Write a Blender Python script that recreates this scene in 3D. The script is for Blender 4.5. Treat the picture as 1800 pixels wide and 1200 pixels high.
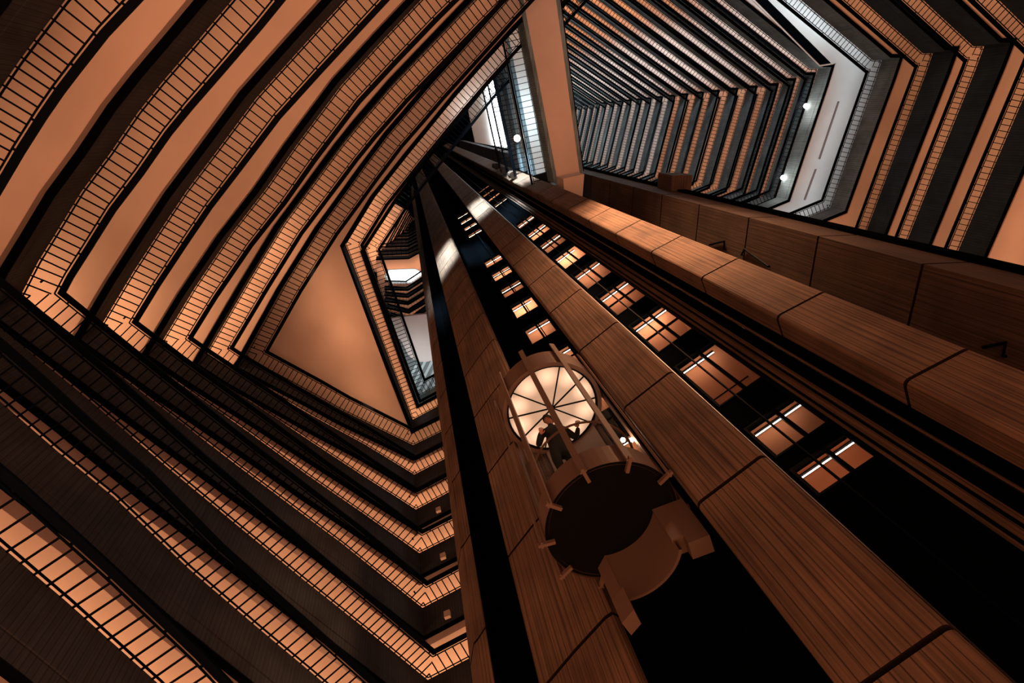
import bpy, bmesh, math, random
import numpy as np
from mathutils import Matrix, Vector
random.seed(7)
for o in list(bpy.data.objects): bpy.data.objects.remove(o)
S = bpy.context.scene
COL = S.collection
PI = math.pi

# ------------------------------------------------------------------ camera
FPX, VX, VY = 1050.0, 708.0, 220.0          # focal length in pixels, zenith point
def _basis():
    z = np.array([VX-900, 600-VY, -FPX], float); z /= np.linalg.norm(z)
    x = np.array([1, 0, 0.])-z[0]*z; x /= np.linalg.norm(x)
    return x, np.cross(z, x), z
BX, BY, BZ = _basis()
def px(u, v, z):
    r = np.array([u-900, 600-v, -FPX]); k = z/(r@BZ)
    return (float(r@BX*k), float(r@BY*k))
def pxs(pts, z): return [px(u, v, z) for u, v in pts]
cam = bpy.data.cameras.new('camera'); cam.lens = 21.0; cam.sensor_width = 36.0
cam.clip_end = 500; cam.clip_start = 0.05
camo = bpy.data.objects.new('camera', cam); COL.objects.link(camo)
camo.matrix_world = Matrix([list(BX)+[0], list(BY)+[0], list(BZ)+[0], [0, 0, 0, 1]])
S.camera = camo

# ------------------------------------------------------------------ world, exposure, large lights
S.view_settings.view_transform = 'Standard'; S.view_settings.look = 'None'
S.view_settings.gamma = 1; S.view_settings.exposure = -0.22
S.view_settings.use_curve_mapping = False
w = bpy.data.worlds.new('world'); S.world = w; w.use_nodes = True
w.node_tree.nodes['Background'].inputs[0].default_value = (0.10, 0.32, 0.55, 1)
w.node_tree.nodes['Background'].inputs[1].default_value = 0.012

def area(name, loc, target, sx, sy, power, col, spread=PI):
    l = bpy.data.lights.new(name, 'AREA'); l.shape = 'RECTANGLE'; l.size = sx; l.size_y = sy
    l.energy = power; l.color = col; l.spread = spread
    o = bpy.data.objects.new(name, l); COL.objects.link(o); o.location = loc
    d = Vector(target)-Vector(loc)
    o.rotation_euler = d.to_track_quat('-Z', 'Y').to_euler()
    return o
def spot(name, loc, target, power, col, size, blend=0.3, rad=0.05):
    l = bpy.data.lights.new(name, 'SPOT'); l.energy = power; l.color = col
    l.spot_size = size; l.spot_blend = blend; l.shadow_soft_size = rad
    o = bpy.data.objects.new(name, l); COL.objects.link(o); o.location = loc
    d = Vector(target)-Vector(loc); o.rotation_euler = d.to_track_quat('-Z', 'Y').to_euler()
    return o
WARM = (1.0, 0.41, 0.20); COOL = (0.72, 0.93, 1.0)
area('lobby_fill_light', (1, -1, -8.6), (1, -1, 10), 44, 44, 15500, WARM)  # added unseen fill below the camera, washing the soffits
area('skylight_glow', (31, -6, 123.5), (31, -4, 0), 30, 40, 16000, COOL, spread=math.radians(50))

# ------------------------------------------------------------------ materials
def mat(name, col, rough=0.7, metal=0.0, emit=None, estr=0.0, kind=None, bump=0.15, scale=1.0, dark=0.5, spec=0.3):
    m = bpy.data.materials.new(name); m.use_nodes = True
    nt = m.node_tree; b = nt.nodes['Principled BSDF']
    b.inputs['Roughness'].default_value = rough; b.inputs['Metallic'].default_value = metal
    b.inputs['Specular IOR Level'].default_value = spec
    b.inputs['Base Color'].default_value = (*col, 1)
    if emit:
        b.inputs['Emission Color'].default_value = (*emit, 1); b.inputs['Emission Strength'].default_value = estr
    N = nt.nodes.new; L = nt.links.new
    if kind == 'plaster':
        tc = N('ShaderNodeTexCoord'); n1 = N('ShaderNodeTexNoise'); n1.inputs['Scale'].default_value = 0.35*scale
        n1.inputs['Detail'].default_value = 3; L(tc.outputs['Object'], n1.inputs['Vector'])
        mp = N('ShaderNodeMapRange'); mp.inputs[1].default_value = .3; mp.inputs[2].default_value = .7
        mp.inputs[3].default_value = 0.86; mp.inputs[4].default_value = 1.06; L(n1.outputs[0], mp.inputs[0])
        vm = N('ShaderNodeVectorMath'); vm.operation = 'SCALE'; vm.inputs[0].default_value = col
        L(mp.outputs[0], vm.inputs['Scale']); L(vm.outputs[0], b.inputs['Base Color'])
        n2 = N('ShaderNodeTexNoise'); n2.inputs['Scale'].default_value = 30; L(tc.outputs['Object'], n2.inputs['Vector'])
        bp = N('ShaderNodeBump'); bp.inputs['Strength'].default_value = 0.06; L(n2.outputs[0], bp.inputs['Height']); L(bp.outputs[0], b.inputs['Normal'])
    if kind == 'board':          # board marked concrete: u runs across the boards, v along them (metres)
        uv = N('ShaderNodeUVMap'); sep = N('ShaderNodeSeparateXYZ'); L(uv.outputs[0], sep.inputs[0])
        # fine ribs: noise stretched along v
        cb = N('ShaderNodeCombineXYZ'); mu = N('ShaderNodeMath'); mu.operation = 'MULTIPLY'; mu.inputs[1].default_value = 26*scale
        mv = N('ShaderNodeMath'); mv.operation = 'MULTIPLY'; mv.inputs[1].default_value = 0.35
        L(sep.outputs[0], mu.inputs[0]); L(sep.outputs[1], mv.inputs[0]); L(mu.outputs[0], cb.inputs[0]); L(mv.outputs[0], cb.inputs[1])
        n1 = N('ShaderNodeTexNoise'); n1.inputs['Scale'].default_value = 1.0; n1.inputs['Detail'].default_value = 4; L(cb.outputs[0], n1.inputs['Vector'])
        # board joints
        fr = N('ShaderNodeMath'); fr.operation = 'FRACT'; ms = N('ShaderNodeMath'); ms.operation = 'MULTIPLY'; ms.inputs[1].default_value = 9.0*scale
        L(sep.outputs[0], ms.inputs[0]); L(ms.outputs[0], fr.inputs[0])
        lt = N('ShaderNodeMath'); lt.operation = 'LESS_THAN'; lt.inputs[1].default_value = 0.10; L(fr.outputs[0], lt.inputs[0])
        # stains
        tc = N('ShaderNodeTexCoord'); n3 = N('ShaderNodeTexNoise'); n3.inputs['Scale'].default_value = 0.9; n3.inputs['Detail'].default_value = 5
        L(tc.outputs['Object'], n3.inputs['Vector'])
        cr = N('ShaderNodeMapRange'); cr.inputs[1].default_value = .3; cr.inputs[2].default_value = .72; cr.inputs[3].default_value = dark; cr.inputs[4].default_value = 1.25
        L(n1.outputs[0], cr.inputs[0])
        c3 = N('ShaderNodeMapRange'); c3.inputs[1].default_value = .3; c3.inputs[2].default_value = .6; c3.inputs[3].default_value = .62; c3.inputs[4].default_value = 1.1
        L(n3.outputs[0], c3.inputs[0])
        m1 = N('ShaderNodeMath'); m1.operation = 'MULTIPLY'; L(cr.outputs[0], m1.inputs[0]); L(c3.outputs[0], m1.inputs[1])
        s1 = N('ShaderNodeMath'); s1.operation = 'MULTIPLY'; s1.inputs[1].default_value = 0.7; L(lt.outputs[0], s1.inputs[0])
        s2 = N('ShaderNodeMath'); s2.operation = 'SUBTRACT'; s2.inputs[0].default_value = 1; L(s1.outputs[0], s2.inputs[1])
        m2 = N('ShaderNodeMath'); m2.operation = 'MULTIPLY'; L(m1.outputs[0], m2.inputs[0]); L(s2.outputs[0], m2.inputs[1])
        vm = N('ShaderNodeVectorMath'); vm.operation = 'SCALE'; vm.inputs[0].default_value = col
        L(m2.outputs[0], vm.inputs['Scale']); L(vm.outputs[0], b.inputs['Base Color'])
        bp = N('ShaderNodeBump'); bp.inputs['Strength'].default_value = bump; bp.inputs['Distance'].default_value = 0.02
        L(m2.outputs[0], bp.inputs['Height']); L(bp.outputs[0], b.inputs['Normal'])
    return m
M = dict(
    plaster=mat('warm_plaster', (0.62, 0.47, 0.40), 0.85, kind='plaster'),
    reveal=mat('rose_plaster', (0.58, 0.42, 0.37), 0.85, kind='plaster'),
    white=mat('white_plaster', (0.78, 0.78, 0.76), 0.8, kind='plaster'),
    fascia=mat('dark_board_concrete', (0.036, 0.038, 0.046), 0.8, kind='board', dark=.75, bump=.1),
    fasciag=mat('cool_lit_board_concrete', (0.16, 0.225, 0.26), 0.8, kind='board', dark=.75, bump=.1),  # the fascia concrete again, cool light from above put into its paler colour
    fasciar=mat('cool_tint_board_concrete', (0.022, 0.042, 0.058), 0.8, kind='board', dark=.75, bump=.1),  # cool light on the lower right fascias put into a bluish colour
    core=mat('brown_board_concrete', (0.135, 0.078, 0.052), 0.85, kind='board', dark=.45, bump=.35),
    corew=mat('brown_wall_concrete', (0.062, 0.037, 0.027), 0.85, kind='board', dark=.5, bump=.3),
    metal=mat('dark_bronze_metal', (0.0012, 0.003, 0.006), 0.5, 0.0, spec=.03),
    black=mat('black_shaft_lining', (0.0015, 0.0021, 0.0030), 0.9, spec=0.0),
    joint=mat('joint_shade', (.012, .008, .007), .95, spec=0.),  # groove faces coloured dark in place of the shade in the joints
    steel=mat('polished_steel', (0.35, 0.33, 0.32), 0.3, 1.0),
    cab=mat('bronze_cab_skin', (0.12, 0.074, 0.056), 0.5, 0.1, kind='plaster'),
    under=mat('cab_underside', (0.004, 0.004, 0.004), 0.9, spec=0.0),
    room=mat('room_plaster', (0.42, 0.20, 0.12), 0.8, kind='plaster'),
    glow=mat('warm_tube_glow', (1, 1, 1), emit=(1, .80, .62), estr=14),
    globe=mat('globe_lamp_glow', (1, 1, 1), emit=(1, .85, .72), estr=25),
    cloth=mat('dark_blue_jacket', (0.005, 0.010, 0.013), 0.9),
    skin=mat('skin', (0.30, 0.15, 0.10), 0.6),
    hair=mat('dark_hair', (0.01, 0.008, 0.007), 0.8),
    floor=mat('lobby_carpet', (0.12, 0.06, 0.04), 0.9, kind='plaster'),
)
gl = bpy.data.materials.new('clear_glass'); gl.use_nodes = True
_b = gl.node_tree.nodes['Principled BSDF']; _t = gl.node_tree.nodes.new('ShaderNodeBsdfTransparent'); _m = gl.node_tree.nodes.new('ShaderNodeMixShader')
_b.inputs['Base Color'].default_value = (.02, .02, .02, 1); _b.inputs['Roughness'].default_value = .06
_m.inputs[0].default_value = 0.07; _t.inputs[0].default_value = (.94, .93, .92, 1)
gl.node_tree.links.new(_t.outputs[0], _m.inputs[1]); gl.node_tree.links.new(_b.outputs[0], _m.inputs[2])
gl.node_tree.links.new(_m.outputs[0], gl.node_tree.nodes['Material Output'].inputs[0]); M['glass'] = gl

# ------------------------------------------------------------------ mesh helpers
class MB:
    def __init__(s): s.v = []; s.f = []; s.uv = []
    def quad(s, a, b, c, d, uv=None):
        i = len(s.v); s.v += [a, b, c, d]; s.f.append((i, i+1, i+2, i+3)); s.uv.append(uv or [(0, 0)]*4)
    def face(s, pts, uv=None):
        i = len(s.v); s.v += list(pts); s.f.append(tuple(range(i, i+len(pts)))); s.uv.append(uv or [(p[0], p[1]) for p in pts])
    def bar(s, a, b, wd, ht, up=(0, 0, 1)):
        a = Vector(a); b = Vector(b); d = (b-a).normalized(); up = Vector(up)
        if abs(d.dot(up)) > .98: up = Vector((1, 0, 0))
        x = d.cross(up).normalized()*wd/2; y = x.cross(d).normalized()*ht/2
        A = [a-x-y, a+x-y, a+x+y, a-x+y]; B = [p+(b-a) for p in A]
        i = len(s.v); s.v += [tuple(p) for p in A+B]
        for f in ((3, 2, 1, 0), (4, 5, 6, 7), (0, 1, 5, 4), (1, 2, 6, 5), (2, 3, 7, 6), (3, 0, 4, 7)):
            s.f.append(tuple(i+k for k in f)); s.uv.append([(0, 0)]*4)
    def prism(s, poly, z0, z1, uvz=True):          # poly: ccw xy list
        n = len(poly); per = 0
        for k in range(n):
            a = poly[k]; b = poly[(k+1) % n]; l = math.dist(a, b)
            s.quad((*a, z0), (*b, z0), (*b, z1), (*a, z1), [(per, z0), (per+l, z0), (per+l, z1), (per, z1)]); per += l
        s.face([(*p, z0) for p in reversed(poly)]); s.face([(*p, z1) for p in poly])
    def tube(s, pts, r, n=8, close=False):
        pts = [Vector(p) for p in pts]; rings = []
        m = len(pts)
        for i, p in enumerate(pts):
            if close: d = pts[(i+1) % m]-pts[i-1]
            else: d = pts[min(i+1, m-1)]-pts[max(i-1, 0)]
            d.normalize(); up = Vector((0, 0, 1)) if abs(d.z) < .95 else Vector((1, 0, 0))
            x = d.cross(up).normalized(); y = x.cross(d)
            j = len(s.v); s.v += [tuple(p+x*r*math.cos(2*PI*k/n)+y*r*math.sin(2*PI*k/n)) for k in range(n)]; rings.append(j)
        for i in range(m if close else m-1):
            a = rings[i]; b = rings[(i+1) % m]
            for k in range(n):
                s.f.append((a+k, a+(k+1) % n, b+(k+1) % n, b+k)); s.uv.append([(0, 0)]*4)
        if not close:
            s.f.append(tuple(rings[0]+k for k in range(n))); s.uv.append([(0, 0)]*n)
            s.f.append(tuple(rings[-1]+k for k in reversed(range(n)))); s.uv.append([(0, 0)]*n)
    def build(s, name, m, parent=None, smooth=False, merge=False):
        me = bpy.data.meshes.new(name); me.from_pydata([tuple(v) for v in s.v], [], s.f)
        ul = me.uv_layers.new(name='UVMap'); k = 0
        for poly, uv in zip(me.polygons, s.uv):
            for c in range(len(poly.vertices)): ul.data[poly.loop_start+c].uv = uv[c]
        me.materials.append(m if not isinstance(m, str) else M[m])
        if merge:
            bm = bmesh.new(); bm.from_mesh(me); bmesh.ops.remove_doubles(bm, verts=bm.verts, dist=1e-4); bmesh.ops.recalc_face_normals(bm, faces=bm.faces); bm.to_mesh(me); bm.free()
        if smooth:
            for p in me.polygons: p.use_smooth = True
        o = bpy.data.objects.new(name, me); COL.objects.link(o)
        if parent: o.parent = parent
        return o
def tag(o, label=None, cat=None, group=None, kind=None):
    if label: o['label'] = label
    if cat: o['category'] = cat
    if group: o['group'] = group
    if kind: o['kind'] = kind
    return o
def empty(name, label, cat, loc=(0, 0, 0), group=None):
    o = bpy.data.objects.new(name, None); COL.objects.link(o); o.location = loc; o.empty_display_size = .3
    return tag(o, label, cat, group)
def struct(o): o['kind'] = 'structure'; return o
def at_origin(root, ob):          # keep world-space mesh data under a parent that sits elsewhere
    ob.matrix_parent_inverse = root.matrix_world.inverted() if False else Matrix.Translation(-root.location)
    return ob

def ccw(P):
    A = sum(P[i-1][0]*P[i][1]-P[i][0]*P[i-1][1] for i in range(len(P)))
    return P if A > 0 else list(reversed(P))
# ------------------------------------------------------------------ paths
def offset_path(P, d):            # positive d = outward (away from the atrium); mitred
    n = len(P); N = []
    for i in range(n-1):
        t = Vector((P[i+1][0]-P[i][0], P[i+1][1]-P[i][1])).normalized(); N.append(Vector((t.y, -t.x)))
    out = []
    for i in range(n):
        if i == 0: m = N[0]; k = 1
        elif i == n-1: m = N[-1]; k = 1
        else:
            m = (N[i-1]+N[i]).normalized(); k = 1/max(.3, m.dot(N[i]))
        out.append((P[i][0]+m.x*d*k, P[i][1]+m.y*d*k))
    return out
def orient(P, inside=(0, 0)):     # make "right-hand side of travel" the outside
    i = len(P)//2-1 if len(P) > 2 else 0
    a, b = P[i], P[i+1]; t = (b[0]-a[0], b[1]-a[1]); nrm = (t[1], -t[0])
    if nrm[0]*(inside[0]-a[0])+nrm[1]*(inside[1]-a[1]) > 0: return list(reversed(P))
    return list(P)
def sweep(mb, P, prof, z):        # prof: list of (offset, dz)
    L = [0]
    for i in range(len(P)-1): L.append(L[-1]+math.dist(P[i], P[i+1]))
    rows = [offset_path(P, o) for o, _ in prof]
    pv = 0
    for j in range(len(prof)-1):
        dl = math.dist(prof[j], prof[j+1])
        for i in range(len(P)-1):
            a = (*rows[j][i], z+prof[j][1]); b = (*rows[j][i+1], z+prof[j][1])
            c = (*rows[j+1][i+1], z+prof[j+1][1]); d = (*rows[j+1][i], z+prof[j+1][1])
            mb.quad(a, b, c, d, [(L[i], pv), (L[i+1], pv), (L[i+1], pv+dl), (L[i], pv+dl)])
        pv += dl
FH = 1.33                          # height of the parapet band
def corridor_lamps(P, z, colf, power, off=1.5, dz=1.25, inside=(0, 0), fh=1.33, drop=.3, lmax=9, skip=0):
    # strip uplights on the corridor floor side, P already oriented
    Q = offset_path(P, off)
    for i in range(len(Q)-1):
        a = Vector(Q[i]); b = Vector(Q[i+1]); L = (b-a).length
        if L < 1.2: continue
        c = max(1, math.ceil(L/lmax))
        for k in range(c):
            m = a.lerp(b, (k+.5)/c); col, pw = colf(m)
            if pw == 0: continue
            l = bpy.data.lights.new('corridor_lamp', 'AREA'); l.shape = 'RECTANGLE'; l.size = L/c*.92; l.size_y = .35
            l.energy = power*pw*L/c; l.color = col
            o = bpy.data.objects.new('corridor_lamp', l); COL.objects.link(o)
            ang = math.atan2(b.y-a.y, b.x-a.x)
            o.matrix_world = Matrix.Translation((m.x, m.y, z-fh-drop-dz)) @ Matrix.Rotation(ang, 4, 'Z') @ Matrix.Rotation(PI, 4, 'X')
def balcony(P, z, label, group, fasc='fascia', soff='plaster', depth=3.0, inside=(0, 0), sp=.25, wall=True, rail=True, rev='reveal', fh=FH, thick=.035, inset=.60, rise=.10, drop=.20, rv=.22, lamp=None, extra=None):
    P = orient(P, inside)
    root = empty('balcony', label, 'balcony', (P[0][0], P[0][1], z-fh), group)
    if lamp: corridor_lamps(P, z, *lamp)
    def done(mb, n, m): return at_origin(root, mb.build(n, m, root))
    mb = MB(); sweep(mb, P, [(.22, 0), (0, 0), (0, -fh+.36), (.025, -fh+.345), (.025, -fh+.33), (0, -fh+.315), (0, -fh)], z); sweep(mb, P, [(.19, -fh+.03), (.19, 0)], z)
    done(mb, 'fascia', fasc)
    mb = MB(); sweep(mb, P, [(0, -fh+.03), (0, -fh), (.19, -fh), (.19, -fh+.03)], z); done(mb, 'underside_shade', 'black')  # fascia underside in black, its shade put into the colour
    mb = MB(); sweep(mb, P, [(rv-.06, -fh+.02), (rv-.02, -fh+.02), (rv-.02, -fh-drop), (rv, -fh-drop)], z); done(mb, 'ceiling_reveal', rev)
    mb = MB(); sweep(mb, P, [(rv, -fh-drop), (depth, -fh-drop), (depth, -fh-drop+.12), (rv, -fh-drop+.12)], z)
    if extra: mb.prism(ccw(extra), z-fh-drop-.008, z-fh-drop-.004)
    done(mb, 'soffit', soff)
    if wall:
        mb = MB(); sweep(mb, P, [(depth-.05, -fh-drop), (depth-.05, -2.9-fh+.3), (depth+.1, -2.9-fh+.3), (depth+.1, -fh-drop)], z); done(mb, 'corridor_wall', soff)
    if rail:
        I = offset_path(P, -inset); H = offset_path(P, -inset-.13); B = offset_path(P, -.035)
        hb = MB(); 
        sweep(hb, H, [(.08, rise+.02), (-.08, rise+.02), (-.08, rise+.07), (.08, rise+.07), (.08, rise+.02)], z)
        done(hb, 'handrail', 'metal')
        for i in range(len(P)-1):
            a = Vector((*P[i], 0)); b = Vector((*P[i+1], 0)); t = (b-a); Ls = t.length
            if Ls < .15: continue
            t.normalize(); n = Vector((-t.y, t.x, 0))
            s0 = (Vector((*I[i], 0))-a).dot(t)/inset; s1 = (b-Vector((*I[i+1], 0))).dot(t)/inset
            pb = MB(); cnt = max(1, int(round(Ls/sp)))
            for k in range(cnt):
                d = (k+.5)*Ls/cnt; lim = 1.0
                if s0 > .02: lim = min(lim, d/(s0*inset))
                if s1 > .02: lim = min(lim, (Ls-d)/(s1*inset))
                if lim < .12: continue
                p = a+t*d
                pb.bar(p+Vector((0, 0, z-.02)), p+n*inset*lim+Vector((0, 0, z+.02+rise*lim)), thick, .02)
            pb.bar((*B[i], z+.035), (*B[i+1], z+.035), .035, .02)
            pb.bar((*I[i], z+rise+.02), (*I[i+1], z+rise+.02), .035, .02)
            for k in range(int(Ls/1.4)+1):
                p = a+t*min(Ls-.05, .7+k*1.4); pb.bar(p+n*(inset-.01)+Vector((0, 0, z+rise+.03)), p+n*(inset+.09)+Vector((0, 0, z+rise+.05)), .05, .02)
            done(pb, 'baluster_panel', 'metal')
    return root

# ------------------------------------------------------------------ floor and envelope
HF = 2.9; Z = [13.95+HF*k for k in range(-2, 8)]     # Z[2] is the floor "0"
def zf(k): return 13.95+HF*k
mb = MB(); mb.prism([(-32, -34), (48, -34), (48, 44), (-32, 44)], -9.4, -9.0); struct(mb.build('floor', 'floor'))
mb = MB(); mb.prism([(-32, -34), (48, -34), (48, 44), (-32, 44)], 124, 124.4); struct(mb.build('ceiling', 'black'))
for nm, poly in (('wall_left', [(-32, -34), (-31.7, -34), (-31.7, 44), (-32, 44)]), ('wall_right', [(47.7, -34), (48, -34), (48, 44), (47.7, 44)]),
                 ('wall_front', [(-31.7, 43.7), (47.7, 43.7), (47.7, 44), (-31.7, 44)]), ('wall_back', [(-31.7, -34), (47.7, -34), (47.7, -33.7), (-31.7, -33.7)])):
    mb = MB(); mb.prism(poly, -9, 124); struct(mb.build(nm, 'black'))

# ------------------------------------------------------------------ left wing balconies
UL = {0: [(260, -150), (180, -70), (115, 0), (66.7, 63), (33, 108), (0, 157), (-40, 222), (-110, 345)],
      1: [(560, -180), (480, -90), (408, 0), (343, 77), (283, 147), (243, 197), (193, 270), (143, 337), (100, 407), (67, 460), (35, 522)],
      2: [(770, -170), (680, -80), (600, 7), (527, 87), (450, 173), (380, 267), (327, 337), (283, 403), (233, 480), (177, 573.5)],
      3: [(930, -180), (830, -90), (740, 0), (667, 77), (600, 150), (520, 257), (467, 333), (407, 400+10), (343, 505), (284, 602)],
      4: [(1010, -180), (930, -95), (835, 0), (763, 75), (691, 150), (633, 217), (600, 258), (569, 300), (500, 393), (440, 491), (364, 620)],
      5: [(1070, -180), (980, -95), (892, 0), (825, 75), (757.5, 150), (716.7, 198), (683, 237), (638, 297), (600, 350), (567, 395), (503, 497), (430, 628)],
      6: [(1128, -180), (1050, -98), (955, 0), (896, 60), (840, 122), (797, 172), (750, 230), (717, 270), (658, 345), (607, 428)]}
LLp = {-2: [(-300, 720), (-60, 908), (0, 958), (117, 1057), (277, 1200), (420, 1340)],
       -1: [(-250, 505), (-60, 655), (0, 705), (100, 792), (200, 873), (333, 1000), (450, 1100), (548, 1182), (760, 1362)],
       0: [(-250, 395), (-70, 519), (0, 575), (150, 697), (293, 820), (417, 923), (533, 1018), (640, 1103), (752, 1194.5), (818.7, 1159.7)],
       1: [(127, 594), (250, 690), (417, 818), (600, 954), (742.7, 1068), (807, 1034)],
       2: [(294, 659), (442, 763), (541, 835), (640, 903), (737.2, 971.6), (797.3, 941.3)],
       3: [(342, 642), (458, 717), (550, 778), (640, 837), (731, 895), (790, 864)],
       4: [(410, 650), (550, 731), (640, 780), (728.4, 833.7), (782, 805.7)],
       5: [(550, 692), (600, 720), (726.2, 782), (778, 756.7)],
       6: [(725.8, 737), (773, 711.7)]}
ORD = {-2: 'cut off by the bottom left corner', -1: 'second one up from the bottom left corner',
       0: 'third one up from the bottom left corner', 1: 'its bend nearest the left edge', 2: 'its bend second from the left edge',
       3: 'its bend third from the left edge', 4: 'its bend fourth from the left edge', 5: 'running right below the triangular ceiling',
       6: 'carrying the large triangular ceiling'}
def ext(P, s):                    # lengthen the last segment
    a, b = P[-2], P[-1]; return P+[(b[0]+(b[0]-a[0])*s, b[1]+(b[1]-a[1])*s)]
def warm_left(m): return ((1, .50, .25), 4.2 if m.y > 4.5 else 1.0)
tri = pxs([(597, 434), (717, 757), (640, 765), (500, 725), (370, 660), (330, 560), (480, 440), (560, 380)], zf(6)-1.5)
for k in range(-2, 7):
    z = zf(k); P = pxs(LLp[k], z)
    if k >= 0: P = ext(P, 1.0)
    if k >= 1: P = pxs(UL[k], z)+P
    balcony(P, z, 'long dark concrete balcony with thin railing, '+ORD[k], 'balconies of the left wing', inside=(5, 8),
            lamp=(warm_left, 3.2 if k < 6 else 1.3), extra=tri if k == 6 else None, wall=k != 6, drop=.28 if k < 6 else .03, fh=1.25)
P = pxs(UL[0], zf(0)); balcony(P, zf(0), 'balcony with railing crossing the top left corner of the view', 'balconies of the left wing', inside=(5, 8))

# ------------------------------------------------------------------ right wing balconies
ZR = {0: 23.6, 1: 26.6, 2: 29.5, 3: 33.0, 4: 38.6, 5: 41.5, 6: 44.4, 7: 47.3}
DX = {0: 0., 1: 0., 2: 0., 3: 0., 4: .0, 5: .8, 6: 1.3, 7: 1.8}
inv = [1.789, 1.897, 2.014, 2.122, 2.246, 2.352, 2.472, 2.585, 2.694, 2.82, 2.932, 3.053, 3.174, 3.283, 3.39, 3.502, 3.615, 3.73]
for i, q in enumerate(inv): ZR[8+i] = q*28.1; DX[8+i] = 1.8
base3 = pxs([(1500-83+0, -0), (1534, 106), (1550, 106), (1539, 140), (1520, 193), (1488.5, 281), (1472, 328), (1459, 365), (1430, 377)], 33.0)
# direction of the upper right side from the third floor
ur = pxs([(1617, 102), (1583, 76), (1500, 0)], 29.5)
dv = Vector((ur[2][0]-ur[0][0], ur[2][1]-ur[0][1])).normalized()
E0 = Vector(base3[1]); e = Vector(base3[7]); f_ = Vector(base3[8]); dl = (f_-e).normalized()
TR = [tuple(E0+dv*42)]+base3[1:8]+[tuple(e+dl*16)]
names = ['first', 'second', 'third', 'fourth', 'fifth', 'sixth', 'seventh', 'eighth', 'ninth', 'tenth', 'eleventh', 'twelfth', 'thirteenth', 'fourteenth', 'fifteenth', 'sixteenth', 'seventeenth', 'eighteenth', 'nineteenth', 'twentieth', 'twenty-first', 'twenty-second', 'twenty-third', 'twenty-fourth', 'twenty-fifth', 'twenty-sixth']
WC = (1, .50, .25); CC = (.80, .93, 1.0)
def lampf(k):
    def f(m):
        d = (Vector(TR[1])-m).length; upper = m.y < -5.5
        if upper:
            if k < 4: return (CC, 2.4) if d > 9 else (WC, 1.6)
            return (CC, 6.0 if k > 4 else 3) if (d < 11 or d > 22) else (WC, 4.2)
        if k == 3: return (WC, .8)
        if k == 4: return (CC, 1.3)
        if k >= 14 and m.y < 6: return (CC, 1.8)
        return (WC, 1.3)
    return f
e7 = Vector(TR[6]); e8 = Vector(TR[7]); TRL = TR[:8]+[tuple(e8+(e8-e7).normalized()*14)]
for k in sorted(ZR):
    P = [(x+DX[k], y+DX[k]*.32) for x, y in (TRL if k < 3 else TR)]
    far = k > 8
    balcony(P, ZR[k], '%s balcony from the right edge in the far right wing, with railing' % names[k], 'balconies of the right wing',
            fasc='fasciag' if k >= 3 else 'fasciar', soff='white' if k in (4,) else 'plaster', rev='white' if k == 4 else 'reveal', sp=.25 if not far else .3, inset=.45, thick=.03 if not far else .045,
            drop=.02, rv=.24, depth=3.0 if k != 4 else 5.5, lamp=(lampf(k), 4.0 if k < 9 else 5.0))

# ------------------------------------------------------------------ lift core
def rounded(a, b, depth, r, back):          # column plan: front face a->b, going back by depth along "back"
    a = Vector(a); b = Vector(b); bk = Vector(back).normalized(); t = (b-a).normalized()
    pts = [a+bk*depth, a+bk*r*1.2]
    for k in range(5):
        an = k/4*PI/2; pts.append(a+t*r*(1-math.cos(an))+bk*r*(1-math.sin(an)))
    for k in range(5):
        an = k/4*PI/2; pts.append(b-t*r*(1-math.sin(an))+bk*r*(1-math.cos(an)))
    pts += [b+bk*r*1.2, b+bk*depth]
    return [(p.x, p.y) for p in pts]
def column(poly, label, m='core', z0=-9, z1=104, group='concrete columns of the lift core', name='concrete_column'):
    poly = ccw(poly); c = Vector((sum(p[0] for p in poly)/len(poly), sum(p[1] for p in poly)/len(poly)))
    mb = MB(); zz = [z0]; z = 3.35-HF*4
    while z < z1:
        zz += [z-.030, z-.028, z+.028, z+.030]; z += HF
    zz.append(z1)
    n = len(poly); per = [0]
    for k in range(n): per.append(per[-1]+math.dist(poly[k], poly[(k+1) % n]))
    def ring(i):
        inn = i % 4 in (2, 3) and 0 < i < len(zz)-1
        if i == 0: inn = False
        out = []
        for p in poly:
            v = Vector(p)
            if inn: d = (c-v); v = v+d.normalized()*.07
            out.append((v.x, v.y, zz[i]))
        return out
    R = [ring(i) for i in range(len(zz))]
    dk = []
    for i in range(len(zz)-1):
        seed = (i//4)*.37
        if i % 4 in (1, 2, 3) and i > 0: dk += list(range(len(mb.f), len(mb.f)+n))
        for k in range(n):
            mb.quad(R[i][k], R[i][(k+1) % n], R[i+1][(k+1) % n], R[i+1][k], [(per[k]+seed, zz[i]+seed*9), (per[k+1]+seed, zz[i]+seed*9), (per[k+1]+seed, zz[i+1]+seed*9), (per[k]+seed, zz[i+1]+seed*9)])
    mb.face(list(reversed(R[0]))); mb.face(R[-1])
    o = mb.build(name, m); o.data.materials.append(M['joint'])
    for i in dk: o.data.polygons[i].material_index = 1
    return tag(o, label, 'column', group)
c1 = [(.72, 10.27), (.85, 9.66), (1.02, 9.30)]
column([(.72, 10.27), (.80, 9.72), (.88, 9.62), (1.04, 9.34), (1.10, 9.7), (1.10, 10.3)], 'narrow brown concrete column at the left end of the lift core')
column([(1.50, 7.70), (1.98, 7.03), (2.40, 6.50), (2.50, 6.43), (2.60, 6.50), (2.70, 6.90), (2.30, 8.0)], 'brown concrete column just left of the glass lift car')
column(rounded((3.57, 4.77), (4.45, 4.08), 1.9, .09, (.62, .79)), 'wide brown concrete column just right of the glass lift car')
column(rounded((6.32, 3.18), (7.20, 2.75), .42, .09, (.44, .9)), 'brown concrete column with rounded edge in front of the long board marked wall')
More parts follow.
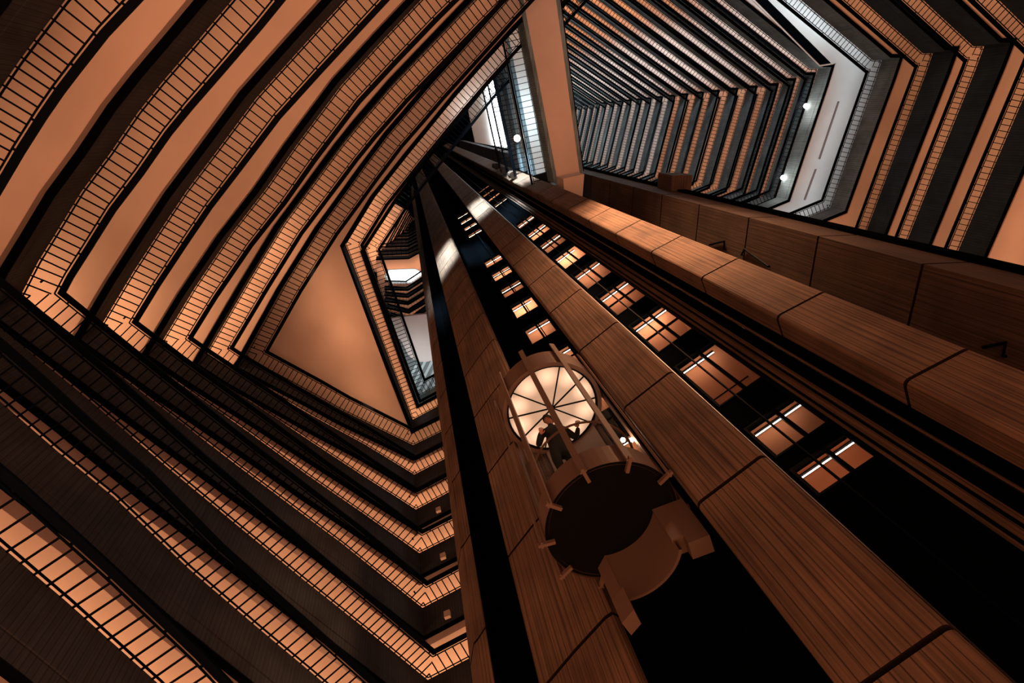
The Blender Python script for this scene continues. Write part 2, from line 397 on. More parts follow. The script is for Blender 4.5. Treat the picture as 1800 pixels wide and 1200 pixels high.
column([(9.05, 2.34), (10.0, 2.34), (10.0, 6.0), (9.05, 6.0)], 'long dark brown board marked concrete wall pier at the right of the core', m='corew', name='concrete_pier')
mb = MB(); mb.prism([(10.0, 2.26), (10.34, 2.26), (10.34, 6), (10.0, 6)], -9, 100); struct(mb.build('trim_1', 'black'))

# ------------------------------------------------------------------ shaft linings behind the lifts
def vwall(name, a, b, z0, z1, m, th=.12, back=(.6, .8)):
    bk = Vector(back).normalized()*th
    mb = MB(); mb.prism(ccw([a, b, (b[0]+bk.x, b[1]+bk.y), (a[0]+bk.x, a[1]+bk.y)]), z0, z1)
    return struct(mb.build(name, m))
wl0, wl1 = (5.67, 5.07), (6.49, 4.50)
def shaft(idx, a, b, back, tops, hgt, mull, left, right, wn, zr=(-9, 104)):
    # solid wall between a and b, pierced by windows at the given tops
    a = Vector(a); b = Vector(b); bk = Vector(back).normalized(); t = (b-a)
    z = zr[0]; mb = MB()
    def slab(z0, z1): mb.prism(ccw([tuple(a), tuple(b), tuple(b+bk*.12), tuple(a+bk*.12)]), z0, z1)
    for zt in tops:
        slab(z, zt-hgt(zt)); z = zt
    slab(z, zr[1]); struct(mb.build('wall_shaft', 'black'))
    mb = MB(); mb.prism(ccw([tuple(a+Vector(left)), tuple(a), tuple(a+bk*.12), tuple(a+Vector(left)+bk*.12)]), zr[0], zr[1])
    struct(mb.build('wall_shaft', 'black'))
    for zt in tops:
        h = hgt(zt); zb = zt-h
        r = empty('window', 'lit lift lobby window %s' % wn(zt), 'window', (a.x, a.y, zb), 'lift lobby windows')
        r['kind'] = 'structure'; r.name = 'window_1'
        fr = MB(); w_ = .045
        for q in (0, mull, 1):
            p = a+t*q; fr.bar((p.x, p.y, zb), (p.x, p.y, zt), .07 if q == mull else .05, .06, up=(bk.x, bk.y, 0))
        for zz in (zb+.02, zt-.02) + ((zb+h*.42,) if (int(zt*7) % 2 and zt > 9) else ()):
            fr.bar((a.x, a.y, zz), (b.x, b.y, zz), .05, .04)
        at_origin(r, fr.build('window_frame', 'metal', r))
        gm = MB(); g0 = a+bk*.05; g1 = b+bk*.05; gm.quad((*g0, zb), (*g1, zb), (*g1, zt), (*g0, zt)); at_origin(r, gm.build('pane', 'glass', r))
        # lobby room behind
        bm_ = MB(); A = a-t.normalized()*.3+bk*.13; B = b+t.normalized()*.3+bk*.13; A2 = A+bk*2.6; B2 = B+bk*2.6; zc = zt+.02
        bm_.quad((*A, zc), (*B, zc), (*B2, zc), (*A2, zc)); bm_.quad((*A2, zc), (*B2, zc), (*B2, zb-.2), (*A2, zb-.2))
        bm_.quad((*A, zb-.2), (*A, zc), (*A2, zc), (*A2, zb-.2)); bm_.quad((*B, zc), (*B, zb-.2), (*B2, zb-.2), (*B2, zc))
        struct(bm_.build('wall_lobby', 'room'))
        ca = MB(); 
        for q in (1.2,): p = A+bk*q; p2 = B+bk*q; ca.bar((*p, zc-.01), (*p2, zc-.01), .03, .012)
        struct(ca.build('trim_2', 'metal'))
        lt = empty('tube_light', 'tube light behind the lit window %s' % wn(zt), 'light', (A.x, A.y, zc), 'lobby tube lights')
        tb = MB(); k0, k1 = left_right[int(zt*10) % len(left_right)]
        p = A.lerp(B, k0)+bk*.12; p2 = A.lerp(B, k1)+bk*.12
        tb.bar((*p, zc-.035), (*p2, zc-.035), .015, .015); at_origin(lt, tb.build('tube', 'glow', lt))
        hs = MB(); hs.bar((*p, zc-.013), (*p2, zc-.013), .09, .02); at_origin(lt, hs.build('housing', 'metal', lt))
        lc = (A+B)/2+bk*.22; pw = [7, 22, 4, 13][int(zt*3) % 4] if zt > 9 else (2.5 if zt > 8 else .01)
        area('room_fill_light', (lc.x, lc.y, zt-.35), (lc.x+bk.x*.3, lc.y+bk.y*.3, zt+.4), .9, .1, pw, (1, .70, .48))  # added unseen light giving the ceiling its gradient near the tube
        lc = (A+B)/2+bk*1.3
        area('room_fill_light', (lc.x, lc.y, zb-.1), (lc.x, lc.y, zt+1), 1.0, 1.6, (7 if int(zt*3) % 2 else 4) if zt > 9 else 2.2, (1, .58, .34))  # second unseen fill, facing up from below the sill
left_right = [(.2, .85), (.15, .75), (.25, .95)]
ordn = ['first', 'second', 'third', 'fourth', 'fifth', 'sixth', 'seventh', 'eighth', 'ninth', 'tenth', 'eleventh', 'twelfth', 'thirteenth', 'fourteenth', 'fifteenth', 'sixteenth', 'seventeenth', 'eighteenth']
topsA = [7.25]+[8.6+2.93*k for k in range(0, 15)]
topsA = [t for t in topsA if not 33 < t < 38.5]
hA = lambda zt: .72 if zt < 7.5 else (1.0 if zt < 8.7 else (2.05 if zt < 30 else 1.5))
shaft(1, (5.67, 5.07), (6.49, 4.50), (.57, .82), topsA, hA, .60, (-1.2, .65), None, lambda zt: 'in the right shaft, %s from the bottom' % ordn[topsA.index(zt)])
topsB = [t for t in [8.6+2.93*k for k in range(1, 15)] if not 33 < t < 38.5]
shaft(2, (3.90, 7.02), (4.76, 6.55), (.5, .86), topsB, lambda zt: 1.7, .5, (-1.6, .9), None, lambda zt: 'above the lift car, %s from the bottom' % ordn[topsB.index(zt)])
# side linings of the shafts
vwall('wall_shaft', (4.76, 6.55), (4.95, 5.6), -9, 104, 'black', back=(1, .2))
vwall('wall_shaft', (6.52, 4.48), (6.80, 4.24), -9, 104, 'core', back=(.5, .8))
vwall('wall_shaft', (6.81, 4.23), (6.98, 4.10), -9, 104, 'black', back=(.5, .8))
for q_ in (.28, .72): mb = MB(); mb.bar((6.51+.28*q_, 4.47-.24*q_, -9), (6.51+.28*q_, 4.47-.24*q_, 100), .035, .03); struct(mb.build('trim_3', 'metal'))
vwall('wall_shaft', (6.52, 3.62), (6.95, 4.08), -9, 104, 'black', back=(1, -.2))
vwall('wall_shaft', (1.12, 10.34), (1.6, 10.25), -9, 104, 'black', back=(0, 1))
vwall('wall_shaft', (1.0, 10.75), (4.2, 10.75), -9, 104, 'black', back=(0, 1))
vwall('wall_shaft', (2.74, 6.98), (3.88, 7.0), -9, 104, 'black', back=(0, 1))
vwall('wall_shaft', (2.7, 8.2), (3.9, 7.02), -9, 104, 'black', back=(.7, .7))
vwall('wall_shaft', (1.6, 10.2), (2.9, 8.4), -9, 104, 'black', back=(.8, .6))
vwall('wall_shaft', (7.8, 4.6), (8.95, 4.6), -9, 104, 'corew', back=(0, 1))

# guide rails and ropes in the shafts
def rail_(pt, r, z0, z1, m, label, name='guide_rail', cat='rail', grp='lift guide rails and ropes'):
    mb = MB(); mb.bar((*pt, z0), (*pt, z1), r, r); tag(mb.build(name, m), label, cat, grp)
rail_((6.62, 3.85), .03, -9, 60, 'cab', 'thin steel guide rail beside the rightmost core column')
rail_((6.72, 3.78), .02, -9, 60, 'cab', 'second thin steel guide rail close beside the rightmost core column')
rail_((6.30, 4.35), .06, -9, 60, 'metal', 'dark steel guide rail in front of the lit shaft windows')
rail_((5.60, 4.55), .03, -9, 104, 'metal', 'lift rope crossing the lit windows of the right shaft', 'lift_rope', 'rope')
rail_((4.15, 6.35), .025, -9, 104, 'metal', 'lift rope crossing the windows behind the lift car', 'lift_rope', 'rope')
rail_((4.66, 4.28), .02, -9, 60, 'steel', 'bright thin steel strip along the right side of the wide core column')

# ------------------------------------------------------------------ bridge between the wings and the core
def bridge2(z, label, q, soff='plaster', insL=.75, insR=.35):
    zs = z-1.4
    r = empty('footbridge', label, 'footbridge', (q[0][0], q[0][1], zs), 'footbridges to the lift core')
    P = lambda mb, n, m: at_origin(r, mb.build(n, m, r))
    mb = MB(); mb.prism(ccw(q), zs, zs+.2); P(mb, 'soffit', soff)
    d = Vector((q[1][0]-q[0][0], q[1][1]-q[0][1])).normalized(); n = Vector((-d.y, d.x))
    if n.x > 0: n = -n
    for (a, b), s, ins in (((q[0], q[1]), 1, insL), ((q[3], q[2]), -1, insR)):
        a = Vector(a); b = Vector(b); nn = n*s; L = (b-a).length; t = (b-a).normalized()
        mb = MB(); mb.prism(ccw([tuple(a+nn*.02), tuple(b+nn*.02), tuple(b-nn*.16), tuple(a-nn*.16)]), zs-.02, z); P(mb, 'fascia', 'fasciag')
        hb = MB(); A = a+nn*(ins+.1); B = b+nn*(ins+.1); hb.bar((*A, z+.15), (*B, z+.15), .1, .05); P(hb, 'handrail', 'metal')
        pb = MB()
        c = int(L/.27)
        for k in range(c):
            p = a+t*(k+.5)*L/c; e_ = p+nn*ins; pb.bar((*p, z), (*e_, z+.12), .03, .02)
        A = a+nn*ins; B = b+nn*ins; pb.bar((*A, z+.12), (*B, z+.12), .035, .02)
        A = a+nn*.04; B = b+nn*.04; pb.bar((*A, z+.03), (*B, z+.03), .035, .02); P(pb, 'baluster_panel', 'metal')
    return r
q0 = pxs([(927, 70), (975, 322), (1025, 308), (985, 10)], 30.0)
dd = Vector((q0[0][0]-q0[1][0], q0[0][1]-q0[1][1])); q0[0] = tuple(Vector(q0[0])+dd*.35)
dd = Vector((q0[3][0]-q0[2][0], q0[3][1]-q0[2][1])); q0[3] = tuple(Vector(q0[3])+dd*.3)
bridge2(31.4, 'wide terracotta footbridge running from the upper left balconies down to the lift core', q0)
bridge2(36.6, 'white lit footbridge directly above and behind the terracotta one', q0, 'white')
bridge2(39.5, 'thin footbridge above the white lit one', q0)
bridge2(42.4, 'second thin footbridge above the white lit one', q0)
mb = MB(); mb.prism(ccw(pxs([(992, 338), (1024, 345), (1027, 306), (990, 314)], 28.6)), 28.6, 29.9); tag(mb.build('bridge_bearing_block', 'plaster'), 'brown block under the core end of the terracotta footbridge', 'block')


# the level above the terracotta footbridge: dark band and railing seen through the triangular gap
P7 = pxs([(1075, -80), (985, 20), (905, 100), (858, 150), (783, 243), (700, 350), (639.5, 443), (735.7, 711), (772, 692)], 35.27)
P7 = ext(P7, 1.2)
balcony(P7, 36.6, 'narrow balcony bending round the gap beside the triangular ceiling', 'balconies beside the gap', fasc='fasciag', inside=(5, 8), wall=False, depth=3, drop=.03, rv=.24, lamp=(warm_left, 3.5))
# ribbed white ceiling, rose coloured ceiling with curved edge
def slabp(name, pts, z, th, m, label, cat, group=None, parent=None):
    mb = MB(); mb.prism(ccw(pxs(pts, z)), z, z+th); o = mb.build(name, m); return tag(o, label, cat, group)
r = empty('ribbed_ceiling', 'white ribbed ceiling lit brightly inside the narrow gap left of the core', 'ceiling', (*px(750, 650, 42), 42))
mb = MB(); mb.prism(ccw(pxs([(698, 600), (815, 560), (815, 680), (735, 705), (690, 640)], 42.2)), 42.2, 42.4); at_origin(r, mb.build('ceiling_panel', mat('ceiling_grey', (.30, .29, .28), .8), r))
for k in range(11):
    u = 690+k*12; a = px(u, 725, 42.1); b = px(u+75, 575, 42.1)
    mb = MB(); mb.bar((*a, 42.1), (*b, 42.1), .20, .18); at_origin(r, mb.build('rib', 'white', r))
cc = [(797, 545), (797, 618), (775, 612), (770, 606)]
arc = [(745+33*math.cos(t), 608+28*math.sin(t)) for t in [PI*.02+PI*.8*i/12 for i in range(13)]]
slabp('curved_ceiling', [(800, 545), (800, 608)]+arc+[(705, 598), (683, 590), (683, 560)], 41.0, .3, 'reveal', 'rose coloured ceiling with a round scalloped edge above the ribbed ceiling', 'ceiling')
# balconies of the corner beyond
rows = [[(683, 561), (720.8, 574), (756.7, 546.7)], [(678, 545), (720.5, 556.7), (755, 533)], [(675, 533), (718, 542.5), (751, 523)],
        [(676, 523), (717, 528), (746.7, 510)], [(676, 513), (716.7, 516), (741.7, 500)], [(676, 503), (716.7, 504), (741.7, 487.5)]]
def wl(m): return (WC, .9)
for k, rr in enumerate(rows):
    z = 48.6+2.75*k; P = ext(pxs(rr, z), .6)
    balcony(P, z, 'small chevron shaped balcony in the gap, %s up from the rose ceiling' % ordn[k], 'lower chevron balconies in the gap', inside=(5, 8), sp=.3, thick=.025, inset=.42, drop=.02, fh=.95, lamp=(wl, 9.0))
zr = lambda L: [(680+x/10.91, 360+y/10.91) for x, y in L]
rows = [[(-200, 985), (410, 965), (760, 775)], [(-150, 900), (410, 880), (740, 715)], [(-100, 835), (400, 820), (730, 650)],
        [(300, 190), (5, 755), (410, 745), (720, 575)], [(400, 90), (75, 690), (415, 680), (700, 520)], [(430, 110), (160, 628), (415, 620), (690, 460)],
        [(450, 150), (230, 565), (420, 560), (680, 410)], [(460, 200), (300, 512), (425, 505), (670, 360)], [(480, 240), (365, 455), (430, 455), (660, 310)],
        [(500, 260), (430, 405), (660, 270)], [(540, 250), (490, 330), (650, 230)]]
for k, rr in enumerate(rows):
    z = 78.4+3.3*k; P = ext(pxs(zr(rr), z), .6)
    balcony(P, z, 'tiny distant chevron balcony high in the gap, %s up from the white glare' % ordn[k], 'upper chevron balconies in the gap', inside=(5, 8), sp=.6, thick=.04, inset=.5, drop=.02, lamp=(wl, 14.0), wall=True, fh=1.6,
            depth=3.0 if k else 12, soff='plaster' if k else 'reveal')
# strongly lit white surfaces drawn as glow at the double height level of the gap, and beyond the footbridges
r = empty('glowing_surface', 'dazzling white glowing surface standing in for a lit wall in the narrow gap', 'light', (*px(700, 486, 66), 66))
M['panel'] = mat('lit_white_surface_glow', (1, 1, 1), emit=(.9, .97, 1), estr=5.0)
mb = MB(); mb.prism(ccw(pxs([(684, 477), (728, 475), (742, 481), (722, 495), (686, 495), (680, 486)], 66)), 66, 66.2); at_origin(r, mb.build('glow_face', 'panel', r))
mb = MB(); mb.prism(ccw(pxs([(680, 474), (730, 472), (747, 481), (723, 498), (684, 498), (675, 486)], 66.2)), 66.2, 66.4); at_origin(r, mb.build('housing', 'white', r))  # white backing of the glowing surface, no lamp inside
r = empty('glowing_surface', 'dazzling white strip of light between the footbridges and the upper left balconies', 'light', (*px(870, 200, 58), 58))
mb = MB(); mb.prism(ccw(pxs([(848, 125), (873, 110), (892, 258), (868, 255)], 58)), 58, 58.2); at_origin(r, mb.build('glow_face', 'panel', r))
mb = MB(); mb.prism(ccw(pxs([(805, 110), (880, 100), (898, 262), (835, 250)], 58.3)), 58.3, 58.6); at_origin(r, mb.build('housing', 'white', r))  # only a white backing behind the glow

# ------------------------------------------------------------------ glass lift car
CX, CY, ZB = .3869*6.85, .7844*6.85, 6.85
R0 = 1.0; ZS = 7.30; ZC = 10.62; ZT = 11.15; A0 = math.radians(-82)
car = empty('lift_car', 'round glass lift car with glowing ceiling and bronze fins, between two concrete columns', 'lift', (CX, CY, ZB))
def cp(mb, n, m, smooth=False): return at_origin(car, mb.build(n, m, car, smooth))
def lathe(mb, prof, n=64, a0=0, a1=2*PI, cx=CX, cy=CY):
    full = abs(a1-a0-2*PI) < 1e-6; st = n
    for i in range(st):
        t0 = a0+(a1-a0)*i/st; t1 = a0+(a1-a0)*(i+1)/st
        for (r0, z0), (r1, z1) in zip(prof, prof[1:]):
            mb.quad((cx+r0*math.cos(t0), cy+r0*math.sin(t0), z0), (cx+r0*math.cos(t1), cy+r0*math.sin(t1), z0),
                    (cx+r1*math.cos(t1), cy+r1*math.sin(t1), z1), (cx+r1*math.cos(t0), cy+r1*math.sin(t0), z1))
mb = MB(); lathe(mb, [(R0, ZB), (R0, ZS), (R0-.06, ZS), (R0-.06, ZB+.02)]); cp(mb, 'floor_skirt', 'cab')
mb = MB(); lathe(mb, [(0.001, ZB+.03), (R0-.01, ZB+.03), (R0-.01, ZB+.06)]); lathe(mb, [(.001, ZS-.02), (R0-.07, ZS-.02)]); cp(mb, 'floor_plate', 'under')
mb = MB(); lathe(mb, [(R0+.02, ZC-.08), (R0+.02, ZT), (.001, ZT)]); lathe(mb, [(R0+.02, ZC-.08), (R0-.06, ZC-.08), (R0-.06, ZC+.05)]); cp(mb, 'roof_ring', 'cab')
# luminous ceiling: diffuser with downlights behind it
m = bpy.data.materials.new('luminous_ceiling'); m.use_nodes = True; nt = m.node_tree; b = nt.nodes['Principled BSDF']; N = nt.nodes.new; L_ = nt.links.new
tc = N('ShaderNodeTexCoord'); acc = None
for k in range(10):
    t = A0+2*PI*(k+.5)/10; vm = N('ShaderNodeVectorMath'); vm.operation = 'DISTANCE'; vm.inputs[1].default_value = (CX+.70*math.cos(t), CY+.70*math.sin(t), ZC)
    L_(tc.outputs['Object'], vm.inputs[0]); mp = N('ShaderNodeMapRange'); mp.interpolation_type = 'SMOOTHSTEP'
    mp.inputs[1].default_value = 0; mp.inputs[2].default_value = .30; mp.inputs[3].default_value = 1.0; mp.inputs[4].default_value = 0; L_(vm.outputs['Value'], mp.inputs[0])
    if acc is None: acc = mp.outputs[0]
    else:
        ad = N('ShaderNodeMath'); L_(acc, ad.inputs[0]); L_(mp.outputs[0], ad.inputs[1]); acc = ad.outputs[0]
ma = N('ShaderNodeMath'); ma.operation = 'MULTIPLY_ADD'; L_(acc, ma.inputs[0]); ma.inputs[1].default_value = 1.0; ma.inputs[2].default_value = .62
L_(ma.outputs[0], b.inputs['Emission Strength']); b.inputs['Emission Color'].default_value = (1, .62, .40, 1); b.inputs['Base Color'].default_value = (.3, .25, .2, 1)
M['lum'] = m
mb = MB(); lathe(mb, [(.001, ZC), (R0-.07, ZC)]); cp(mb, 'luminous_ceiling', 'lum')
for k in range(10):
    t = A0+2*PI*k/10; mb = MB(); mb.bar((CX, CY, ZC-.02), (CX+(R0-.07)*math.cos(t), CY+(R0-.07)*math.sin(t), ZC-.02), .022, .03); cp(mb, 'ceiling_rib', 'metal')
mb = MB(); mb.tube([(CX+(R0-.08)*math.cos(2*PI*k/48), CY+(R0-.08)*math.sin(2*PI*k/48), ZC-.03) for k in range(48)], .025, 6, True); cp(mb, 'ceiling_rim', 'metal')
mb = MB(); lathe(mb, [(.04, ZC-.05), (.04, ZC-.01)], 12); lathe(mb, [(.001, ZC-.05), (.04, ZC-.05)], 12); cp(mb, 'ceiling_hub', 'metal')
for k in range(10):
    t = A0+2*PI*k/10; c_, s_ = math.cos(t), math.sin(t)
    mb = MB(); z1 = ZT+.28
    mb.bar((CX+(R0+.075)*c_, CY+(R0+.075)*s_, ZB-.10), (CX+(R0+.075)*c_, CY+(R0+.075)*s_, z1), .03, .10, up=(-s_, c_, 0))
    # bracket foot turned in under the floor
    mb.bar((CX+(R0+.13)*c_, CY+(R0+.13)*s_, ZB-.08), (CX+(R0-.12)*c_, CY+(R0-.12)*s_, ZB-.08), .05, .06); cp(mb, 'fin', 'cab')
for k in range(10):
    t0 = A0+2*PI*k/10; t1 = A0+2*PI*(k+1)/10
    if 3 <= k <= 4: continue
    mb = MB(); lathe(mb, [(R0-.03, ZS), (R0-.03, ZC-.08)], 5, t0+.02, t1-.02); cp(mb, 'glass_pane', 'glass')
mb = MB(); lathe(mb, [(R0-.05, ZS), (R0-.05, ZC-.08)], 12, A0+2*PI*3/10, A0+2*PI*5/10); lathe(mb, [(R0-.02, ZS), (R0-.02, ZC-.08)], 12, A0+2*PI*3/10, A0+2*PI*5/10); cp(mb, 'door_panel', 'cab')
mb = MB(); mb.tube([(CX+(R0-.13)*math.cos(2*PI*k/40), CY+(R0-.13)*math.sin(2*PI*k/40), ZS+1.0) for k in range(40)], .022, 6, True); cp(mb, 'hand_rail', 'cab')
# apron and guide shoes under the car
ac = (.3709*6.85, .7658*6.85)
q1 = px(1066.5, 978.2, ZB); q2 = px(1149.8, 898, ZB)
a1 = math.atan2(q1[1]-ac[1], q1[0]-ac[0]); a2 = math.atan2(q2[1]-ac[1], q2[0]-ac[0])
mb = MB(); lathe(mb, [(.727, ZB+.03), (.727, ZB-.85), (.77, ZB-.85), (.77, ZB+.03)], 24, a2, a1, *ac)
p1 = (ac[0]+.727*math.cos(a1), ac[1]+.727*math.sin(a1)); p1b = (ac[0]+.95*math.cos(a1+.12), ac[1]+.95*math.sin(a1+.12))
mb.bar((*p1, ZB-.41), (*p1b, ZB-.41), .04, .88); cp(mb, 'apron', 'cab')
mb = MB(); mb.prism(ccw([(3.24, 5.24), (3.69, 5.10), (3.80, 5.38), (3.35, 5.52)]), ZB-.66, ZB+.02); mb.prism(ccw([(3.40, 5.19), (3.69, 5.10), (3.80, 5.38), (3.5, 5.47)]), ZB-.82, ZB-.66); cp(mb, 'guide_shoe', 'cab')
mb = MB(); mb.prism(ccw([(2.50, 5.70), (2.62, 5.95), (2.50, 6.12), (2.36, 5.90)]), 5.55, 5.95); cp(mb, 'guide_shoe', 'cab')
pl = bpy.data.lights.new('car_lamp', 'POINT'); pl.energy = 22; pl.color = (1, .65, .42); pl.shadow_soft_size = .05
po = bpy.data.objects.new('car_lamp', pl); COL.objects.link(po); gx, gy = px(1096, 772, 9.0); po.location = (gx, gy, 8.9)

def globe(name, p, r, label, grp=None):
    rt = empty(name, label, 'lamp', p, grp)
    me = bpy.data.meshes.new('glass_globe'); bm = bmesh.new(); bmesh.ops.create_uvsphere(bm, u_segments=20, v_segments=12, radius=r); bm.to_mesh(me); bm.free(); me.materials.append(M['globe'])
    o = bpy.data.objects.new('glass_globe', me); COL.objects.link(o); o.parent = rt
    mb = MB(); mb.tube([(0, 0, r*.8), (0, 0, r*1.6)], r*.25, 8); mb.build('bracket', 'metal', rt); return rt
globe('globe_lamp', (*px(1095, 773, 9.9), 9.9), .05, 'small bright globe lamp behind the lift car, at its right side')
globe('globe_lamp', (*px(1417, 186, 38.4), 38.4), .16, 'round globe lamp on the grey balcony left of the white ceiling, upper one', 'globe lamps on the grey balcony')
globe('globe_lamp', (*px(1376.5, 312, 38.4), 38.4), .16, 'round globe lamp on the grey balcony left of the white ceiling, lower one', 'globe lamps on the grey balcony')
globe('globe_lamp', (*px(909, 243, 36.0), 36.0), .19, 'large glowing globe lamp beside the white lit footbridge')
for u, v in ((1428, 189), (1386, 316)):
    x, y = px(u, v, 37.6); area('globe_spill', (x-1.2, y, 37.6), (x+1, y, 37.4), .2, .2, 45, (1, .8, .65))

# ------------------------------------------------------------------ accent lights on the core columns (double height level)
area('column_wash', (1.0, 4.6, 33.6), (2.0, 7.05, 33.6), .6, 4.5, 420, COOL, spread=math.radians(60))
area('column_wash', (2.5, 2.2, 34.4), (4.0, 4.4, 34.4), .6, 4.5, 420, COOL, spread=math.radians(60))
area('column_wash', (5.4, .2, 36.5), (6.76, 2.9, 36.5), .6, 4.5, 420, COOL, spread=math.radians(60))
area('column_wash', (7.6, -1.6, 19), (6.8, 2.9, 17), 1.0, 9, 900, (1, .50, .25), spread=math.radians(75))

# ------------------------------------------------------------------ small fittings
def rr_(u, v): return px(u, v, 1.0)
for (u, v, z, n) in ((770.5, 902, 21.5, 'highest'), (778.5, 984, 18.5, 'middle'), (786, 1087, 15.5, 'lowest')):
    p = Vector(px(u, v, z))*.985; t = Vector((.93, -.33)).normalized(); n_ = Vector((t.y, -t.x))
    if n_.dot(-p) < 0: n_ = -n_
    mb = MB(); a = p-t*.10; b_ = p+t*.10; mb.prism(ccw([tuple(a), tuple(b_), tuple(b_-n_*.12), tuple(a-n_*.12)]), z-.13, z+.13)
    tag(mb.build('sign_box', 'plaster'), 'small pale box on the dark balcony front left of the core, %s of three' % n, 'box', 'pale boxes on the balcony fronts')
def onx(u, v, x):                 # point on the plane x = const
    r = rr_(u, v); z = x/r[0]; return (x, r[1]*z, z)
for pts, lb in (([(1728, 610), (1768, 602), (1763, 626)], 'black metal bracket on the long wall near the right edge'),
                ([(1247, 430), (1273, 424), (1273, 438)], 'small black metal bracket at the middle of the long wall'),
                ([(1303, 448), (1309, 438), (1322, 448), (1350, 468)], 'bent black metal bracket on the long wall beside the column')):
    P = [onx(u, v, 9.0) for u, v in pts]; mb = MB(); mb.tube([(9.05, P[0][1], P[0][2])]+P+[(9.05, P[-1][1], P[-1][2])], .03, 6)
    tag(mb.build('wall_bracket', 'metal'), lb, 'bracket', 'black brackets on the long wall')
r_ = rr_(1204, 330); zz = 10.35/r_[0]; yb = r_[1]*zz
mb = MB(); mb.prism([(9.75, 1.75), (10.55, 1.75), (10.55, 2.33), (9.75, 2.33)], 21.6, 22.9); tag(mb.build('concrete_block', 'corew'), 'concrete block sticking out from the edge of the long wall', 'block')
for k, (u, v) in enumerate([(870, 291), (884, 298), (898, 306)]):
    r_ = rr_(u, v); d = 7.0/math.hypot(*r_); c_ = (r_[0]*d, r_[1]*d)
    mb = MB(); n = 20; ring = [(c_[0]+.22*math.cos(2*PI*i/n), c_[1]+.22*math.sin(2*PI*i/n)) for i in range(n)]; mb.prism(ring, d-.9, d)
    tag(mb.build('drum_lamp', 'corew'), 'grey drum shaped fitting on top of the front core column, %s of three' % ['farthest', 'middle', 'nearest'][k], 'lamp', 'drum fittings on the front column')

# ------------------------------------------------------------------ passenger
def skin_mesh(name, pts, edges, rad, m, parent, sub=2, root=0):
    me = bpy.data.meshes.new(name); me.from_pydata(pts, edges, []); o = bpy.data.objects.new(name, me); COL.objects.link(o)
    md = o.modifiers.new('skin', 'SKIN'); md.use_smooth_shade = True
    for v, r in zip(me.skin_vertices[0].data, rad): v.radius = r if isinstance(r, tuple) else (r, r); v.use_root = False
    me.skin_vertices[0].data[root].use_root = True
    sb = o.modifiers.new('subd', 'SUBSURF'); sb.levels = sb.render_levels = sub
    me.materials.append(M[m]); o.parent = parent; return o
HP = Vector((2.21, 4.98, ZS))
person = empty('person', 'person in a dark jacket standing inside the glass lift car, arm on the rail', 'person', tuple(HP))
# local frame: f = facing direction, s = to the person's left
fd = Vector((-.12, -.99, 0)).normalized(); sd = Vector((-fd.y, fd.x, 0))
def L3(s_, f_, z): return tuple(sd*s_+fd*f_+Vector((0, 0, z)))
pts = [L3(0, 0, .95), L3(0, .03, 1.12), L3(0, .08, 1.30), L3(0, .12, 1.44), L3(0, .15, 1.53), L3(0, .17, 1.60),
       L3(.19, .12, 1.42), L3(.34, .06, 1.18), L3(.36, .24, 1.10), L3(.36, .30, 1.08),
       L3(-.19, .12, 1.42), L3(-.30, .06, 1.18), L3(-.26, .24, 1.08), L3(-.25, .30, 1.08),
       L3(.10, .0, .88), L3(.11, .02, .50), L3(.11, -.02, .09), L3(.12, .14, .04),
       L3(-.10, .0, .88), L3(-.11, .03, .50), L3(-.12, -.01, .09), L3(-.13, .15, .04)]
ed = [(0, 1), (1, 2), (2, 3), (3, 4), (4, 5), (3, 6), (6, 7), (7, 8), (8, 9), (3, 10), (10, 11), (11, 12), (12, 13), (0, 14), (14, 15), (15, 16), (16, 17), (0, 18), (18, 19), (19, 20), (20, 21)]
rd = [(.16, .12), (.155, .12), (.17, .125), (.10, .09), .055, .055, .075, .055, .04, .035, .075, .055, .04, .035, .095, .07, .05, .04, .095, .07, .05, .04]
skin_mesh('body', pts, ed, rd, 'cloth', person)
# head with face, ears
hp = [L3(0, .06, 1.60), L3(0, .07, 1.68), L3(0, .06, 1.76), L3(0, .15, 1.665), L3(0, .165, 1.655)]
hf = (-fd+sd*.35).normalized()
bm = bmesh.new(); bmesh.ops.create_uvsphere(bm, u_segments=24, v_segments=16, radius=1)
hc = Vector(L3(0, .19, 1.70))
for v in bm.verts:
    c = v.co.copy(); wd = .078*(1-.18*max(0, -c.z)); q = sd*(c.x*wd)+hf*(c.y*.095)+Vector((0, 0, c.z*.12))
    if c.y > .8 and abs(c.x) < .25 and -.35 < c.z < .1: q += hf*.022           # nose
    if c.y > .8 and abs(c.x) < .3 and -.6 < c.z < -.42: q += hf*.006            # lips
    if c.y > .75 and .2 < abs(c.x) < .5 and .0 < c.z < .3: q -= hf*.008         # eye sockets
    if abs(c.x) > .93 and abs(c.y) < .3 and abs(c.z) < .3: q += sd*(.018 if c.x > 0 else -.018)
    v.co = q+hc
me = bpy.data.meshes.new('head'); bm.to_mesh(me); bm.free(); me.materials.append(M['skin'])
for p_ in me.polygons: p_.use_smooth = True
ho = bpy.data.objects.new('head', me); COL.objects.link(ho); ho.parent = person
bm = bmesh.new(); bmesh.ops.create_uvsphere(bm, u_segments=24, v_segments=16, radius=1)
for v in list(bm.verts):
    if v.co.z < -.55 or (v.co.y > .45 and v.co.z < .45): bm.verts.remove(v)
for v in bm.verts: c = v.co; v.co = sd*(c.x*.09)+hf*(c.y*.106-.006)+Vector((0, 0, c.z*.13+.004))+hc
me = bpy.data.meshes.new('hair'); bm.to_mesh(me); bm.free(); me.materials.append(M['hair'])
for p_ in me.polygons: p_.use_smooth = True
hh = bpy.data.objects.new('hair', me); COL.objects.link(hh); hh.parent = person
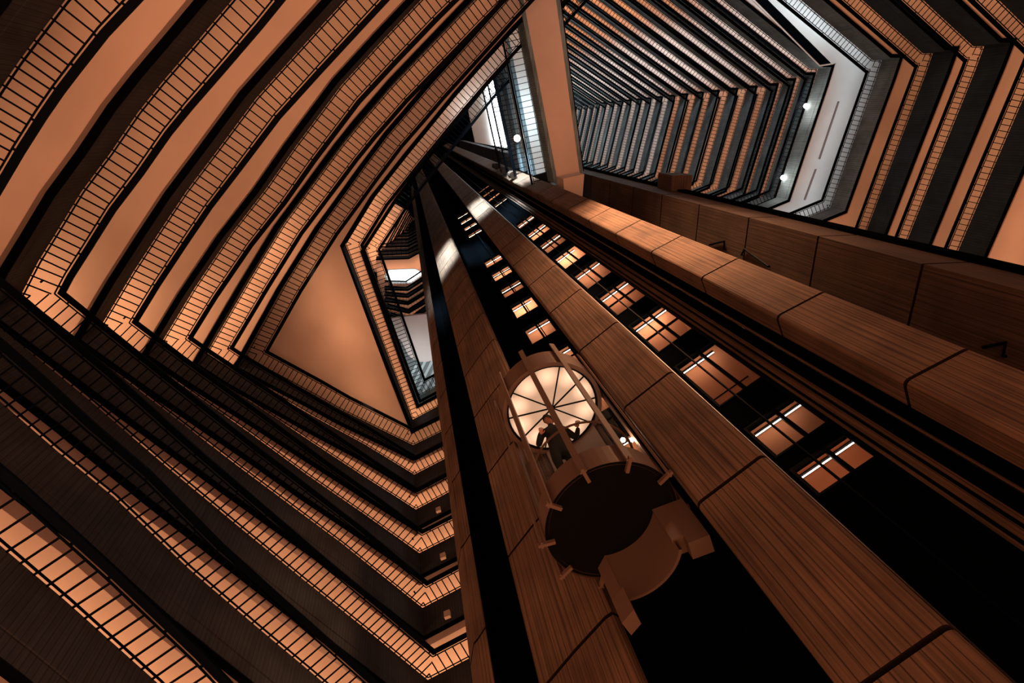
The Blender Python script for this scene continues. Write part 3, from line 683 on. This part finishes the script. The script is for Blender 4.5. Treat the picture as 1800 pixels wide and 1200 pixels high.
for sg, w_ in ((1, Vector(L3(.36, .30, 1.08))), (-1, Vector(L3(-.25, .30, 1.08)))):
    P = [w_, w_+fd*.045]; E_ = [(0, 1)]; Rr = [(.028, .016), (.036, .014)]
    for q, (off, ln) in enumerate(((-.030, .072), (-.010, .080), (.010, .075), (.030, .060))):
        b0 = w_+fd*.085+sd*off; i0 = len(P); P += [b0, b0+fd*ln*.45+Vector((0, 0, -.004)), b0+fd*ln*.75+Vector((0, 0, -.022)), b0+fd*ln*.8+Vector((0, 0, -.045))]
        E_ += [(1, i0), (i0, i0+1), (i0+1, i0+2), (i0+2, i0+3)]; Rr += [.0095, .009, .0085, .0075]
    b0 = w_+fd*.03-sd*sg*.035; i0 = len(P); P += [b0, b0+fd*.035-sd*sg*.02+Vector((0, 0, -.012)), b0+fd*.055-sd*sg*.018+Vector((0, 0, -.03))]
    E_ += [(1, i0), (i0, i0+1), (i0+1, i0+2)]; Rr += [.012, .010, .009]
    skin_mesh('hand', [tuple(p) for p in P], E_, Rr, 'skin', person, 1)

# details of the white ceiling level in the right wing
zc = ZR[4]-1.33-.02
def flat(name, pts, m, label, cat, group=None, dz=.04, z=zc):
    mb = MB(); mb.prism(ccw(pxs(pts, z-dz)), z-dz, z-.002); return tag(mb.build(name, m), label, cat, group)
r = empty('ceiling_opening', 'long black opening with a white rim in the white ceiling of the right wing', 'opening', (*px(1400, 60, zc), zc))
mb = MB(); mb.prism(ccw(pxs([(1262, -60), (1441, 117), (1465, 113), (1470, 104), (1300, -60)], zc-.03)), zc-.03, zc-.001); at_origin(r, mb.build('rim', 'white', r))
mb = MB(); mb.prism(ccw(pxs([(1268, -60), (1442, 114), (1461, 111), (1300, -50)], zc-.06)), zc-.06, zc-.031); at_origin(r, mb.build('recess', 'black', r))
SL = mat('slot_grey', (.22, .17, .15), .8)
flat('ceiling_slot', [(1473, 178), (1476, 178), (1442, 280), (1439, 279)], SL, 'longer grey slot in the white ceiling of the right wing', 'slot')
flat('ceiling_slot', [(1433, 297), (1436, 297), (1416, 352), (1413, 351)], SL, 'shorter grey slot in the white ceiling of the right wing', 'slot')

x_, y_ = px(745, 650, 38.5); area('gap_fill_light', (x_, y_, 38.5), (x_, y_, 42), 3, 3, 130, COOL)  # added unseen fill that brightens the ribbed ceiling
x_, y_ = px(912, 200, 34.2); area('footbridge_fill_light', (x_, y_, 33.6), (x_+.5, y_, 36), 1.2, 6, 170, COOL)  # unseen cool light added to whiten the footbridge soffit
